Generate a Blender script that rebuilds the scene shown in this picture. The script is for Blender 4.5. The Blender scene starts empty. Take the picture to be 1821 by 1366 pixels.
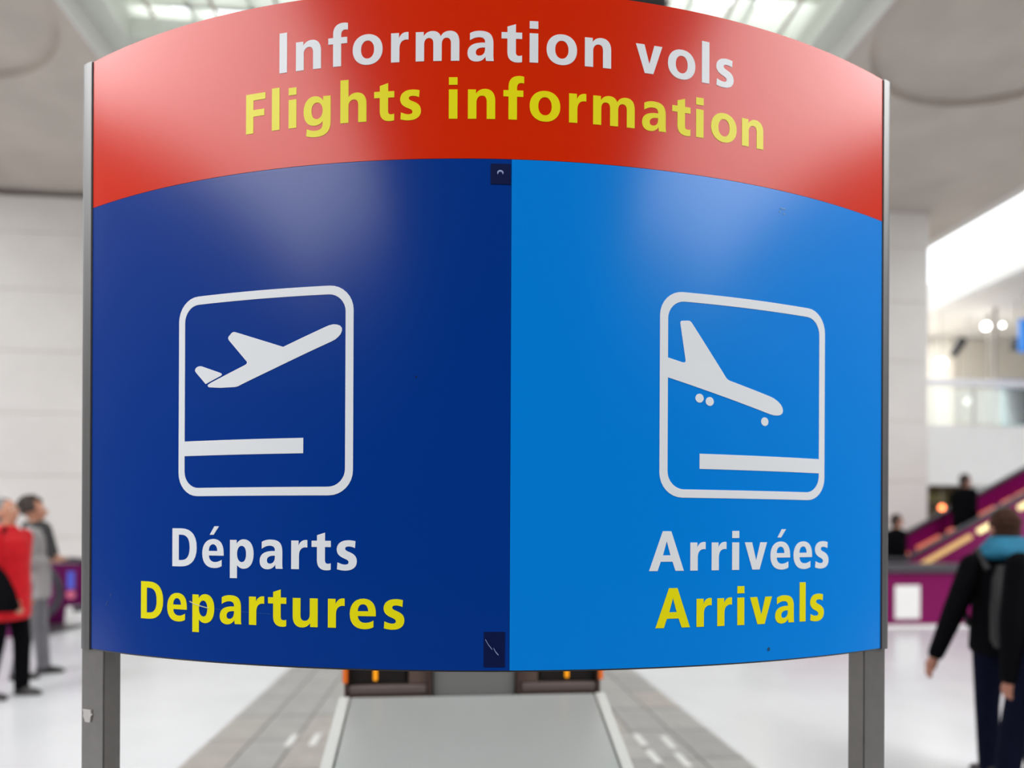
import bpy, bmesh, math, random
from mathutils import Vector, Matrix
from mathutils.geometry import delaunay_2d_cdt
random.seed(7)
R = math.radians
sc = bpy.context.scene
COL = sc.collection

# ------------------------------------------------------------------ camera, world, lights, exposure
EYE = 1.57
YAW = R(5.2)                      # the camera looks 5.2 degrees to the right of the hall axis (+Y)
cam = bpy.data.cameras.new('camera')
cam.sensor_width = 36.0
cam.lens = 24.0
cam.shift_y = 250.4 / 1821
cam.dof.use_dof = True
cam.dof.focus_distance = 1.44
cam.dof.aperture_fstop = 1.15
cam.clip_start = 0.05
camo = bpy.data.objects.new('camera', cam)
COL.objects.link(camo)
camo.matrix_world = Matrix.Translation((0, 0, EYE)) @ Matrix.Rotation(-YAW, 4, 'Z') @ Matrix.Rotation(R(90), 4, 'X') @ Matrix.Rotation(0.0044, 4, 'Z')
sc.camera = camo

world = bpy.data.worlds.new('overcast_sky')
sc.world = world
world.use_nodes = True
bg = world.node_tree.nodes['Background']
bg.inputs[0].default_value = (0.93, 0.97, 1.0, 1)
bg.inputs[1].default_value = 2.5

sc.view_settings.view_transform = 'Standard'
sc.view_settings.look = 'None'
sc.view_settings.exposure = 0.0
sc.view_settings.gamma = 1.0
sc.view_settings.use_curve_mapping = False

def area(name, loc, sx, sy, radiance, color=(1, 1, 1), rot=(0, 0, 0)):
    l = bpy.data.lights.new(name, 'AREA')
    l.shape = 'RECTANGLE'; l.size = sx; l.size_y = sy
    l.energy = radiance * math.pi * sx * sy
    l.color = color
    o = bpy.data.objects.new(name, l); COL.objects.link(o)
    o.location = loc; o.rotation_euler = rot
    return o
CEIL = 8.02
area('gallery_fill_light', (12.6, 19.2, 7.5), 4.6, 1.2, 13.0, (1.0, .98, .94))  # added fill lamp that brightens the gallery wall
# daylight through the roof glazing: middle skylight ahead, two long side skylights behind
area('skylight_daylight', (0.26, 12.6, 10.6), 9.9, 16.0, .85, (0.97, 1.0, 0.97))
area('skylight_daylight', (-8.3, -3.7, 8.0), 5.8, 13.2, 7.6, (1.0, 0.99, 1.0))
area('skylight_daylight', (8.6, -3.7, 8.0), 5.8, 13.2, 7.6, (1.0, 0.99, 1.0))

# ------------------------------------------------------------------ helpers
def cam_to_world(xc, d, z=0.0):   # camera-side metres (right, forward) -> hall coordinates
    return Vector((math.cos(YAW) * xc + math.sin(YAW) * d, math.cos(YAW) * d - math.sin(YAW) * xc, z))
def at(px, d, z=0.0):
    return cam_to_world((px - 910.5) / 1214.0 * d, d, z)

def mat(name, color, rough=0.6, metal=0.0, noise=0.0, nscale=8.0, bump=0.0, bscale=60.0, spec=0.5, stretch=None, emit=None, estr=0.0, rvar=0.0, ior=1.5, coat=0.0):
    m = bpy.data.materials.new(name); m.use_nodes = True
    nt = m.node_tree; b = nt.nodes['Principled BSDF']
    b.inputs['Base Color'].default_value = (*color, 1)
    b.inputs['Roughness'].default_value = rough
    b.inputs['Metallic'].default_value = metal
    b.inputs['Specular IOR Level'].default_value = spec
    b.inputs['IOR'].default_value = ior
    b.inputs['Coat Weight'].default_value = coat
    tc = nt.nodes.new('ShaderNodeTexCoord'); mp = nt.nodes.new('ShaderNodeMapping')
    nt.links.new(tc.outputs['Object'], mp.inputs[0])
    if stretch: mp.inputs['Scale'].default_value = stretch
    if noise > 0 or rvar > 0:
        n = nt.nodes.new('ShaderNodeTexNoise'); n.inputs['Scale'].default_value = nscale; n.inputs['Detail'].default_value = 6
        nt.links.new(mp.outputs[0], n.inputs['Vector'])
        if noise > 0:
            r = nt.nodes.new('ShaderNodeMapRange'); r.inputs[1].default_value = .25; r.inputs[2].default_value = .75
            r.inputs[3].default_value = 1 - noise; r.inputs[4].default_value = 1 + noise
            nt.links.new(n.outputs[0], r.inputs[0])
            v = nt.nodes.new('ShaderNodeVectorMath'); v.operation = 'SCALE'
            v.inputs[0].default_value = color
            nt.links.new(r.outputs[0], v.inputs['Scale']); nt.links.new(v.outputs[0], b.inputs['Base Color'])
        if rvar > 0:
            r2 = nt.nodes.new('ShaderNodeMapRange'); r2.inputs[3].default_value = rough - rvar; r2.inputs[4].default_value = rough + rvar
            nt.links.new(n.outputs[0], r2.inputs[0]); nt.links.new(r2.outputs[0], b.inputs['Roughness'])
    if bump > 0:
        n2 = nt.nodes.new('ShaderNodeTexNoise'); n2.inputs['Scale'].default_value = bscale; n2.inputs['Detail'].default_value = 3
        nt.links.new(mp.outputs[0], n2.inputs['Vector'])
        bp = nt.nodes.new('ShaderNodeBump'); bp.inputs['Strength'].default_value = bump; bp.inputs['Distance'].default_value = 0.01
        nt.links.new(n2.outputs[0], bp.inputs['Height']); nt.links.new(bp.outputs[0], b.inputs['Normal'])
    if emit:
        b.inputs['Emission Color'].default_value = (*emit, 1); b.inputs['Emission Strength'].default_value = estr
    return m

class MB:
    """collects simple solids and links them as one mesh object"""
    def __init__(s): s.v = []; s.f = []
    def box(s, x0, y0, z0, x1, y1, z1, M=None):
        c = [Vector((x, y, z)) for z in (z0, z1) for y in (y0, y1) for x in (x0, x1)]
        if M: c = [M @ p for p in c]
        n = len(s.v); s.v += c
        s.f += [tuple(n + i for i in q) for q in ((0, 2, 3, 1), (4, 5, 7, 6), (0, 1, 5, 4), (1, 3, 7, 5), (3, 2, 6, 7), (2, 0, 4, 6))]
        return s
    def prism(s, poly, a, b, axis='z', M=None):
        n = len(s.v); k = len(poly)
        def P(u, w, t): return Vector((u, w, t)) if axis == 'z' else (Vector((u, t, w)) if axis == 'y' else Vector((t, u, w)))
        pts = [P(u, w, a) for u, w in poly] + [P(u, w, b) for u, w in poly]
        if M: pts = [M @ p for p in pts]
        s.v += pts
        s.f.append(tuple(n + i for i in range(k))[::-1]); s.f.append(tuple(n + k + i for i in range(k)))
        for i in range(k):
            j = (i + 1) % k; s.f.append((n + i, n + j, n + k + j, n + k + i))
        return s
    def tube(s, pts, r, seg=10, closed=False, caps=True, radii=None):
        pts = [Vector(p) for p in pts]; n0 = len(s.v); N = len(pts)
        up = Vector((0, 0, 1)); prev = None
        for i, p in enumerate(pts):
            if closed: t = pts[(i + 1) % N] - pts[i - 1]
            else: t = pts[min(i + 1, N - 1)] - pts[max(i - 1, 0)]
            t.normalize()
            if prev is None:
                a = up if abs(t.dot(up)) < .9 else Vector((1, 0, 0))
                u = t.cross(a).normalized()
            else:
                u = (prev - t * prev.dot(t)).normalized()
            prev = u; w = t.cross(u)
            rr = radii[i] if radii else r
            for k in range(seg):
                an = 2 * math.pi * k / seg
                s.v.append(p + (u * math.cos(an) + w * math.sin(an)) * rr)
        rng = N if closed else N - 1
        for i in range(rng):
            a = n0 + i * seg; b = n0 + ((i + 1) % N) * seg
            for k in range(seg):
                k2 = (k + 1) % seg; s.f.append((a + k, a + k2, b + k2, b + k))
        if caps and not closed:
            s.f.append(tuple(n0 + k for k in range(seg))[::-1]); s.f.append(tuple(n0 + (N - 1) * seg + k for k in range(seg)))
        return s
    def ellipsoid(s, c, r, su=16, sv=10, M=None):
        c = Vector(c); n0 = len(s.v)
        s.v.append(c + Vector((0, 0, r[2])))
        for j in range(1, sv):
            a = math.pi * j / sv
            for i in range(su):
                b = 2 * math.pi * i / su
                s.v.append(c + Vector((r[0] * math.sin(a) * math.cos(b), r[1] * math.sin(a) * math.sin(b), r[2] * math.cos(a))))
        s.v.append(c - Vector((0, 0, r[2])))
        if M:
            for k in range(n0, len(s.v)): s.v[k] = M @ s.v[k]
        for i in range(su):
            s.f.append((n0, n0 + 1 + i, n0 + 1 + (i + 1) % su))
            L = n0 + 1 + (sv - 2) * su
            s.f.append((L + i, len(s.v) - 1, L + (i + 1) % su))
        for j in range(sv - 2):
            for i in range(su):
                a = n0 + 1 + j * su + i; b = n0 + 1 + j * su + (i + 1) % su
                s.f.append((a, a + su, b + su, b))
        return s
    def capsule(s, p0, p1, r0, r1, seg=14):
        p0 = Vector(p0); p1 = Vector(p1); d = (p1 - p0).normalized()
        pts = []; rr = []
        for k in range(5):
            a = math.pi / 2 * (1 - k / 4); pts.append(p0 - d * r0 * math.sin(a)); rr.append(max(r0 * math.cos(a), 1e-4))
        for k in range(5):
            a = math.pi / 2 * k / 4; pts.append(p1 + d * r1 * math.sin(a)); rr.append(max(r1 * math.cos(a), 1e-4))
        return s.tube(pts, 1, seg, radii=rr)
    def loft(s, rings, seg=20):
        """rings: (z, rx, ry, cx, cy)"""
        n0 = len(s.v)
        for z, rx, ry, cx, cy in rings:
            for k in range(seg):
                a = 2 * math.pi * k / seg
                c, q = math.cos(a), math.sin(a)
                e = 0.8
                s.v.append(Vector((cx + rx * math.copysign(abs(c) ** e, c), cy + ry * math.copysign(abs(q) ** e, q), z)))
        for i in range(len(rings) - 1):
            for k in range(seg):
                k2 = (k + 1) % seg; a = n0 + i * seg; b = a + seg
                s.f.append((a + k, a + k2, b + k2, b + k))
        s.f.append(tuple(n0 + k for k in range(seg))[::-1]); s.f.append(tuple(n0 + (len(rings) - 1) * seg + k for k in range(seg)))
        return s
    def build(s, name, m, parent=None, smooth=False, bevel=0.0, M=None, remesh=0.0, kind=None, label=None, smooth_it=2):
        vs = [M @ v for v in s.v] if M else s.v
        off = Vector((0, 0, 0))
        if parent:
            off = root_loc(parent)
        me = bpy.data.meshes.new(name)
        me.from_pydata([tuple(v - off) for v in vs], [], s.f)
        bm = bmesh.new(); bm.from_mesh(me); bmesh.ops.recalc_face_normals(bm, faces=bm.faces); bm.to_mesh(me); bm.free()
        o = bpy.data.objects.new(name, me); COL.objects.link(o)
        if remesh > 0:
            md = o.modifiers.new('r', 'REMESH'); md.mode = 'VOXEL'; md.voxel_size = remesh
            if smooth_it:
                ms = o.modifiers.new('s', 'SMOOTH'); ms.factor = .5; ms.iterations = smooth_it
            dg = bpy.context.evaluated_depsgraph_get(); dg.update()
            m2 = bpy.data.meshes.new_from_object(o.evaluated_get(dg)); o.modifiers.clear(); o.data = m2; me = m2; me.name = name
        if bevel > 0:
            md = o.modifiers.new('bevel', 'BEVEL'); md.width = bevel; md.segments = 2; md.limit_method = 'ANGLE'; md.angle_limit = R(40)
        for mm in (m if isinstance(m, (list, tuple)) else [m]): me.materials.append(mm)
        if smooth or remesh:
            me.polygons.foreach_set('use_smooth', [True] * len(me.polygons))
            if not remesh: me.set_sharp_from_angle(angle=R(50))
        if parent: o.parent = parent
        if kind: o['kind'] = kind
        if label: o['label'] = label
        return o
def root_loc(p):
    while p.parent: p = p.parent
    return Vector(p.location)
def empty(name, loc, label=None, cat=None, group=None, kind=None):
    o = bpy.data.objects.new(name, None); COL.objects.link(o); o.location = loc
    o.empty_display_size = .1
    return tag(o, label, cat, group, kind)
def tag(o, label=None, cat=None, group=None, kind=None):
    if label: o['label'] = label
    if cat: o['category'] = cat
    if group: o['group'] = group
    if kind: o['kind'] = kind
    return o
def set_origin(o, loc):
    loc = Vector(loc); o.data.transform(Matrix.Translation(-loc)); o.location = loc
    return o

# ------------------------------------------------------------------ materials
M_floor = mat('white_terrazzo', (.61, .615, .63), .22, noise=.035, nscale=1.3, spec=.5, rvar=.06)
M_tilebed = mat('dark_joint', (.16, .155, .15), .7)
M_concrete = mat('beige_concrete', (.60, .535, .475), .8, noise=.10, nscale=1.1, bump=.25, bscale=9)
M_concrete_l = mat('pale_concrete', (.80, .765, .73), .75, noise=.06, nscale=.9, bump=.2, bscale=9)
M_white = mat('white_paint', (.85, .84, .82), .5, noise=.02, nscale=2)
M_cream = mat('cream_panel', (.90, .85, .76), .6, noise=.05, nscale=1.5)
M_skyframe = mat('skylight_frame', (.74, .76, .70), .5, noise=.03, nscale=3)
M_rod = mat('rose_grey_rod', (.50, .42, .38), .5, noise=.03)
M_alu = mat('brushed_aluminium', (.20, .20, .197), .45, metal=.8, noise=.05, nscale=18, stretch=(8, 8, .6))
M_post = mat('grey_painted_post', (.235, .224, .21), .40, noise=.06, nscale=30, metal=.88, bump=.04, bscale=300)
M_post_in = M_post
M_gasket = mat('black_rubber', (.012, .012, .014), .6)
PR = dict(rough=.215, bump=.012, bscale=500, spec=.5, ior=1.31)
M_red = mat('red_film', (.71, .023, .0), **PR)
M_navy = mat('dark_blue_film', (.0, .038, .275), **PR)
M_blue = mat('light_blue_film', (.0, .240, .80), **PR)
M_wlet = mat('white_film', (.84, .87, .89), .35, ior=1.31)
M_ylet = mat('yellow_film', (.88, .80, .004), .35, ior=1.31)
M_latch = mat('dark_latch', (.0, .006, .06), .3)
M_scr = mat('pale_scratch_glint', (.30, .38, .62), .6)

# ------------------------------------------------------------------ the hall
def struct(mb, name, m, **k):
    o = mb.build(name, m, **k); o['kind'] = 'structure'; return o

floor = struct(MB().box(-17, 1.2, -.3, 27, 26, 0), 'floor', M_floor)
M_darkfloor = mat('unseen_dark_floor', (.045, .045, .05), .95, noise=.15, nscale=40, bump=.4, bscale=200)
struct(MB().box(-17, -22, -.3, 27, 1.2, 0), 'floor', M_darkfloor)  # unseen floor behind the camera, added dark to cut reflections in the sign
# grey tile strip along the hall axis, individual tiles with open joints
struct(MB().box(-1.72, 1.9, 0, 1.98, 14.6, .004), 'trim_1', M_tilebed, parent=None)
bed = bpy.data.objects['trim_1']
M_tile = bpy.data.materials.new('grey_strip_tile'); M_tile.use_nodes = True
nt = M_tile.node_tree; b = nt.nodes['Principled BSDF']; b.inputs['Roughness'].default_value = .32
oi = nt.nodes.new('ShaderNodeObjectInfo'); cr = nt.nodes.new('ShaderNodeValToRGB')
cr.color_ramp.elements[0].color = (.33, .325, .31, 1); cr.color_ramp.elements[1].color = (.37, .365, .35, 1)
for p_, c_ in ((.35, (.35, .345, .33, 1)), (.62, (.30, .295, .285, 1)), (.80, (.35, .34, .32, 1)), (.95, (.37, .335, .30, 1))):
    e_ = cr.color_ramp.elements.new(p_); e_.color = c_
nt.links.new(oi.outputs['Random'], cr.inputs[0])
nz = nt.nodes.new('ShaderNodeTexNoise'); nz.inputs['Scale'].default_value = 5; nz.inputs['Detail'].default_value = 5
tcn = nt.nodes.new('ShaderNodeTexCoord'); nt.links.new(tcn.outputs['Object'], nz.inputs['Vector'])
mx = nt.nodes.new('ShaderNodeMixRGB'); mx.blend_type = 'MULTIPLY'; mx.inputs[0].default_value = .5
nt.links.new(cr.outputs[0], mx.inputs[1]); nt.links.new(nz.outputs[0], mx.inputs[2])
ga = nt.nodes.new('ShaderNodeMixRGB'); ga.blend_type = 'ADD'; ga.inputs[0].default_value = .05; ga.inputs[2].default_value = (1, 1, 1, 1)
nt.links.new(mx.outputs[0], ga.inputs[1]); nt.links.new(ga.outputs[0], b.inputs['Base Color'])
tw, td = 3.70 / 12, .62
tm = MB().box(-tw / 2 + .007, -td / 2 + .007, 0, tw / 2 - .007, td / 2 - .007, .008)
first = tm.build('tile', M_tile)
M_tile_glow = mat('orange_glow_tile', (.30, .215, .165), .35, noise=.12, nscale=5)  # reflected orange glow of the console put into the tile colour
M_glint = mat('white_glint', (.62, .62, .60), .35)
k = 0
for j in range(20):
    for i in range(12):
        o = first if k == 0 else bpy.data.objects.new('tile', first.data)
        if k: COL.objects.link(o)
        o.parent = bed
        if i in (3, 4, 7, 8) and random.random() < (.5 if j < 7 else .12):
            o.material_slots[0].link = 'OBJECT'; o.material_slots[0].material = M_tile_glow
        o.location = (-1.72 + tw * (i + .5), 1.95 + td * (j + .5), .004 + random.uniform(0, .0015)); k += 1

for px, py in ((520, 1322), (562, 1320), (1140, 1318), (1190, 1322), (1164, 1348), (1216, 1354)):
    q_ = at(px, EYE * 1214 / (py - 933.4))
    ins = MB().box(q_.x - .024, q_.y - .13, .012, q_.x + .024, q_.y + .13, .016).build('floor_glint', M_glint); ins.parent = bed  # thin white slabs standing in for light glints on the strip
def slab_with_holes(z0, z1, outer, holes, discs):
    """flat slab with rectangular holes; discs are shallow round recesses in its underside"""
    vs = []; faces_in = []; mb = MB()
    def addp(pts):
        n = len(vs); vs.extend([Vector((p[0], p[1])) for p in pts]); faces_in.append([n + i for i in range(len(pts))])
    addp(outer)
    for h in holes: addp(h)
    circ = []
    for cx, cy, r in discs:
        pts = [(cx + r * math.cos(2 * math.pi * i / 96), cy + r * math.sin(2 * math.pi * i / 96)) for i in range(96)]
        addp(pts); circ.append(pts)
    ov, oe, of, o1, o2, o3 = delaunay_2d_cdt(vs, [], faces_in, 1, 1e-5)
    n = len(mb.v); mb.v += [Vector((p.x, p.y, z0)) for p in ov]
    for f, orig in zip(of, o3):
        if 0 in orig and not any(g in orig for g in range(1, len(faces_in))): mb.f.append(tuple(n + i for i in f))
    n = len(mb.v); mb.v += [Vector((p.x, p.y, z1)) for p in ov]
    for f, orig in zip(of, o3):
        if 0 in orig and not any(g in orig for g in range(1, 1 + len(holes))): mb.f.append(tuple(n + i for i in f))
    for loop in [outer] + list(holes):
        for i in range(len(loop)):
            a = loop[i]; c = loop[(i + 1) % len(loop)]; n = len(mb.v)
            mb.v += [Vector((*a, z0)), Vector((*c, z0)), Vector((*c, z1)), Vector((*a, z1))]; mb.f.append((n, n + 1, n + 2, n + 3))
    for pts in circ:
        n = len(mb.v); K = len(pts)
        mb.v += [Vector((*p, z0)) for p in pts] + [Vector((*p, z0 + .11)) for p in pts]
        for i in range(K):
            j = (i + 1) % K; mb.f.append((n + i, n + j, n + K + j, n + K + i))
        mb.f.append(tuple(n + K + i for i in range(K)))
    return mb
def rect(x0, y0, x1, y1): return [(x0, y0), (x1, y0), (x1, y1), (x0, y1)]
SKX0, SKX1, SKY0, SKY1 = -4.86, 5.39, 4.6, 20.6
ceil = slab_with_holes(CEIL, CEIL + .7, rect(-10.2, 3.6, 10.75, 26), [rect(SKX0, SKY0, SKX1, SKY1)],
                       [(-6.93, 8.6, 2.0), (7.42, 7.85, 2.0), (-6.93, 14.5, 2.0)])
struct(ceil, 'ceiling', M_concrete)
struct(slab_with_holes(CEIL, CEIL + .7, rect(-12.5, -22, 12.5, 3.6), [rect(-11.3, -10.4, -5.3, 3.0), rect(5.5, -10.4, 11.5, 3.0)], []), 'ceiling', M_concrete)
# fascia beam along the open right edge of the ceiling
struct(MB().box(10.75, 3.6, CEIL - .02, 11.0, 26, CEIL + .9), 'trim_2', M_concrete_l)
# walls that close the hall
struct(MB().box(-16.3, 3.6, 0, -16, 26, CEIL - 1), 'wall_left', M_concrete_l)
M_dim = mat('unseen_dark_wall', (.07, .06, .055), .6, noise=.08)  # unseen rear walls, toned dark so the sign reflects less
struct(MB().box(-12.8, -22, 0, -12.5, 3.6, CEIL + .7), 'wall_left', M_dim)  # unseen rear wall, toned dark
struct(MB().box(12.5, -22, 0, 12.8, 6.5, CEIL + .7), 'wall_right_unseen', M_dim)
struct(MB().box(-12.8, -22.3, 0, 12.8, -22, CEIL + .7), 'wall_back_unseen', M_dim)
struct(MB().box(-16.3, 25.7, 0, 27, 26, CEIL + .7), 'wall_front', M_concrete_l)

# concrete piers cast in lifts
def pier(x0, x1, y0, y1, lab):
    e = empty('pillar', ((x0 + x1) / 2, (y0 + y1) / 2, 0), lab, None, None, 'structure')
    zs = [0, 1.28, 2.5, 3.73, 4.95, 6.17, 7.3, CEIL]
    for a, c in zip(zs, zs[1:]):
        MB().box(x0, y0, a + .006, x1, y1, c - .006).build('concrete_block', M_concrete_l, e, bevel=.012)
    MB().box(x0 + .02, y0 + .02, 0, x1 - .02, y1 - .02, CEIL).build('core', M_concrete, e)
    return e
pier(-9.16, -6.6, 14.25, 15.8, 'broad pale concrete pier left of the blue sign, behind the escalator')
pier(7.2, 9.78, 13.2, 14.8, 'broad pale concrete pier right of the blue sign, behind the purple counter')

# skylight well: deep lit curb, coffered frame and glazing bars, slim cross rods
struct(MB().box(SKX0 - .25, SKY0, CEIL + .7, SKX0, SKY1, 10.5).box(SKX1, SKY0, CEIL + .7, SKX1 + .25, SKY1, 10.5)
       .box(SKX0 - .25, SKY0 - .25, CEIL + .7, SKX1 + .25, SKY0, 10.5).box(SKX0 - .25, SKY1, CEIL + .7, SKX1 + .25, SKY1 + .25, 10.5), 'trim_3', M_skyframe)
struct(MB().box(SKX0, SKY0, CEIL - .01, SKX0 + .03, SKY1, CEIL + .72), 'trim_6', M_white)
struct(MB().box(SKX1 - .03, SKY0, CEIL - .01, SKX1, SKY1, CEIL + .72), 'trim_7', M_white)
sky = empty('skylight', (.26, 12.6, 9.0), None, None, None, 'structure')
nx, ny = 11, 16
for i in range(1, nx):
    x = SKX0 + (SKX1 - SKX0) * i / nx
    MB().box(x - .03, SKY0, 9.3, x + .03, SKY1, 9.9).build('glazing_bar', M_skyframe, sky)
for j in range(1, ny):
    y = SKY0 + (SKY1 - SKY0) * j / ny
    MB().box(SKX0, y - .05, 9.3, SKX1, y + .05, 9.9).build('glazing_bar', M_skyframe, sky)
# longitudinal lip beams of the opening and transverse beams
for x0 in (SKX0, SKX1 - .35): MB().box(x0, SKY0, 8.35, x0 + .35, SKY1, 8.75).build('lip_beam', M_skyframe, sky)
for y in (10.2, 15.4): MB().box(SKX0, y - .16, 8.40, SKX1, y + .16, 8.70).build('cross_beam', M_skyframe, sky)
for i in range(11):
    x = -4.25 + .905 * i
    MB().tube([(x, SKY0, 8.82), (x, SKY1, 8.82)], .03, 8).build('rod', M_rod, sky)

# right side: upper gallery roof edge, gallery front, back walls
struct(MB().box(13.6, 6.5, 7.6, 27, 22, 7.75), 'ceiling_gallery', M_concrete_l)
struct(MB().box(13.3, 6.5, 7.6, 13.6, 22, 8.35), 'trim_4', M_white)
struct(MB().box(9.0, 17.0, 2.68, 27, 17.35, 4.27).box(9.0, 17.35, 3.75, 27, 22, 4.2), 'balcony', M_white)
struct(MB().box(9.0, 20.4, 4.2, 27, 20.7, 7.6), 'wall_gallery', M_cream)
struct(MB().box(26.7, 6.5, 0, 27, 22, 7.6), 'wall_far_right', M_concrete_l)

# dim undercroft below the gallery
M_brown = mat('brown_cladding', (.13, .085, .035), .5, noise=.15, nscale=1.2)
M_olive = mat('olive_light_patch', (.36, .30, .11), .5, noise=.1, nscale=2)
M_lino = mat('stone_panel', (.42, .40, .30), .6)
struct(MB().box(9.0, 20.4, 0, 27, 20.7, 3.75), 'wall_undercroft', M_brown)
under = bpy.data.objects['wall_undercroft']
def wp(x0, z0, x1, z1, m, name='wall_panel', y=20.36): return MB().box(x0, y - .04, z0, x1, y, z1).build(name, m, under, bevel=.01)
wp(12.9, .1, 15.6, 1.75, M_lino); wp(16.2, 1.2, 18.6, 2.25, M_olive); wp(13.0, 2.35, 18.6, 2.62, M_olive)  # olive ones stand in for patches of light, put into their colour
wp(15.7, .1, 16.1, 2.6, M_brown)
struct(MB().box(14.2, 17.4, 2.45, 22, 17.7, 2.70), 'trim_5', M_white)

# gallery railing: white handrail, posts, glass
M_glass = bpy.data.materials.new('clear_glass'); M_glass.use_nodes = True
nt = M_glass.node_tree; nt.nodes.remove(nt.nodes['Principled BSDF'])
tr = nt.nodes.new('ShaderNodeBsdfTransparent'); tr.inputs[0].default_value = (.93, .96, .95, 1)
gl = nt.nodes.new('ShaderNodeBsdfGlossy'); gl.inputs['Roughness'].default_value = .05
fr = nt.nodes.new('ShaderNodeFresnel'); ms = nt.nodes.new('ShaderNodeMixShader')
nt.links.new(fr.outputs[0], ms.inputs[0]); nt.links.new(tr.outputs[0], ms.inputs[1]); nt.links.new(gl.outputs[0], ms.inputs[2])
nt.links.new(ms.outputs[0], nt.nodes['Material Output'].inputs[0])
M_hand = mat('white_handrail', (.86, .85, .88), .4)
M_steel = mat('grey_steel', (.30, .29, .28), .4, metal=.5)
M_pole = mat('taupe_pole', (.36, .33, .30), .5)
M_black = mat('black_plastic', (.012, .012, .013), .45)
rail = empty('gallery_railing', (15, 17.1, 4.27), 'glazed railing with broad white handrail on the upper gallery', 'railing')
MB().box(9.0, 17.08, 5.34, 26.5, 17.2, 5.52).build('handrail', M_hand, rail, bevel=.03)
for i in range(9):
    x = 10.2 + i * 1.9
    MB().box(x - .02, 17.12, 4.27, x + .02, 17.17, 5.34).build('post', M_steel, rail)
    if i < 8: MB().box(x + .03, 17.135, 4.33, x + 1.87, 17.15, 5.30).build('glass_pane', M_glass, rail)

def glow(name, c, s): return mat(name, tuple(v * .25 for v in c), .5, emit=c, estr=s)
M_lampw = glow('lamp_white', (1, 1, .98), 12)
M_lampo = glow('lamp_orange', (1.0, .22, .07), 7)
def globe(px, d, z, r, m, label, cat='lamp', top=7.6, group=None):
    p = at(px, d, z)
    e = empty('globe_lamp', p, label, cat, group)
    MB().ellipsoid(p, (r, r, r), 20, 12).build('bulb', m, e, smooth=True)
    MB().tube([p + Vector((0, 0, r * .9)), Vector((p.x, p.y, top))], .012, 8).build('stem', M_steel, e)
    MB().tube([p + Vector((0, 0, r * .85)), p + Vector((0, 0, r * 1.25))], r * .35, 12).build('cap', M_steel, e)
    return e
def z_at(py, d, px=1735): return EYE + (933.4 - py + .0044 * (px - 910)) / 1214 * d
globe(1752, 19.2, z_at(580, 19.2), .09, M_lampw, 'round white globe lamp below the gallery roof, the brighter of two')
globe(1781, 19.6, z_at(578, 19.6), .045, M_lampw, 'smaller white globe lamp right of the brighter one on the gallery')
globe(1672, 19.2, z_at(647, 19.2), .13, M_lampw, 'large white globe lamp beside the pier on the gallery')
globe(1720, 19.6, z_at(714, 19.6), .09, mat('lamp_dull', (.85, .83, .82), .4, emit=(1, .98, .95), estr=.6), 'small dull white globe lamp seen through the gallery railing')
globe(1675, 18.6, z_at(903, 18.6), .07, M_lampo, 'small round orange lamp glowing under the gallery', top=3.75)
# spotlight on a pole and slim poles on the gallery
p = at(1703, 18.6, 4.2)
e = empty('spotlight', p, 'black spotlight tilted on a thin pole behind the gallery railing', 'spotlight')
MB().tube([p, p + Vector((0, 0, 2.2))], .02, 8).build('pole', M_pole, e)
MB().tube([p + Vector((-.16, 0, 2.05)), p + Vector((.16, .05, 2.48))], .1, 14, radii=[.09, .12]).build('lamp_head', M_black, e)
for (px, d, w, lab, gp) in ((1768, 18.8, .05, 'taller grey pole standing behind the gallery railing', None), (1758, 19.3, .03, 'thin pale pole left of the taller grey pole on the gallery', None)):
    p = at(px, d, 4.2)
    e = empty('column', p, lab, 'pole')
    MB().tube([p, (p.x, p.y, 7.6)], w, 10).build('shaft', M_pole, e)
    MB().tube([p, (p.x, p.y, 4.24)], w * 2.4, 12).build('base_plate', M_steel, e)
for i, x in enumerate((11.5, 12.5, 13.4, 14.3, 15.2, 16.2, 17.2)):
    MB().box(x, 20.36, 4.2, x + .03, 20.4, 7.55).build('panel_joint', M_pole, bpy.data.objects['wall_gallery'])
MB().box(15.9, 20.33, 4.2, 20.5, 20.39, 7.55).build('wall_panel', mat('taupe_cladding', (.62, .56, .48), .6, noise=.06), bpy.data.objects['wall_gallery'])
# blue hanging sign and black loudspeaker at the edge, teal advertisement
M_bluesign = mat('bright_blue', (.02, .23, .75), .3, emit=(.02, .25, .8), estr=.35)
p = at(1833, 17.6, z_at(592, 17.6))
e = empty('hanging_sign', p, 'bright blue hanging sign cut off by the right edge of the picture', 'sign')
MB().box(p.x - .34, p.y - .05, p.z - .5, p.x + .5, p.y + .05, p.z + .35).build('sign_panel', M_bluesign, e, bevel=.02)
for dx in (-.2, .35): MB().tube([(p.x + dx, p.y, p.z + .35), (p.x + dx, p.y, 7.6)], .012, 6).build('rod', M_steel, e)
p = at(1806, 18.2, z_at(612, 18.2))
e = empty('loudspeaker', p, 'small black loudspeaker hanging just left of the blue sign', 'speaker')
MB().box(p.x - .13, p.y - .1, p.z - .17, p.x + .13, p.y + .1, p.z + .17).build('cabinet', M_black, e, bevel=.03)
MB().tube([(p.x, p.y, p.z + .17), (p.x, p.y, 7.6)], .012, 6).build('rod', M_steel, e)
M_teal = mat('teal_print', (.42, .66, .66), .4, noise=.35, nscale=1.6)
p = at(1812, 19.0, 4.2)
e = empty('advertising_panel', p, 'pale teal advertising panel with blue top edge behind the gallery glass', 'poster stand')
MB().box(p.x - .52, p.y - .04, 4.3, p.x + .75, p.y + .04, 5.42).build('poster', M_teal, e)
MB().box(p.x - .62, p.y - .06, 5.42, p.x + .85, p.y + .06, 5.66).build('header_bar', mat('dull_blue', (.12, .16, .45), .4), e, bevel=.01)
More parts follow.
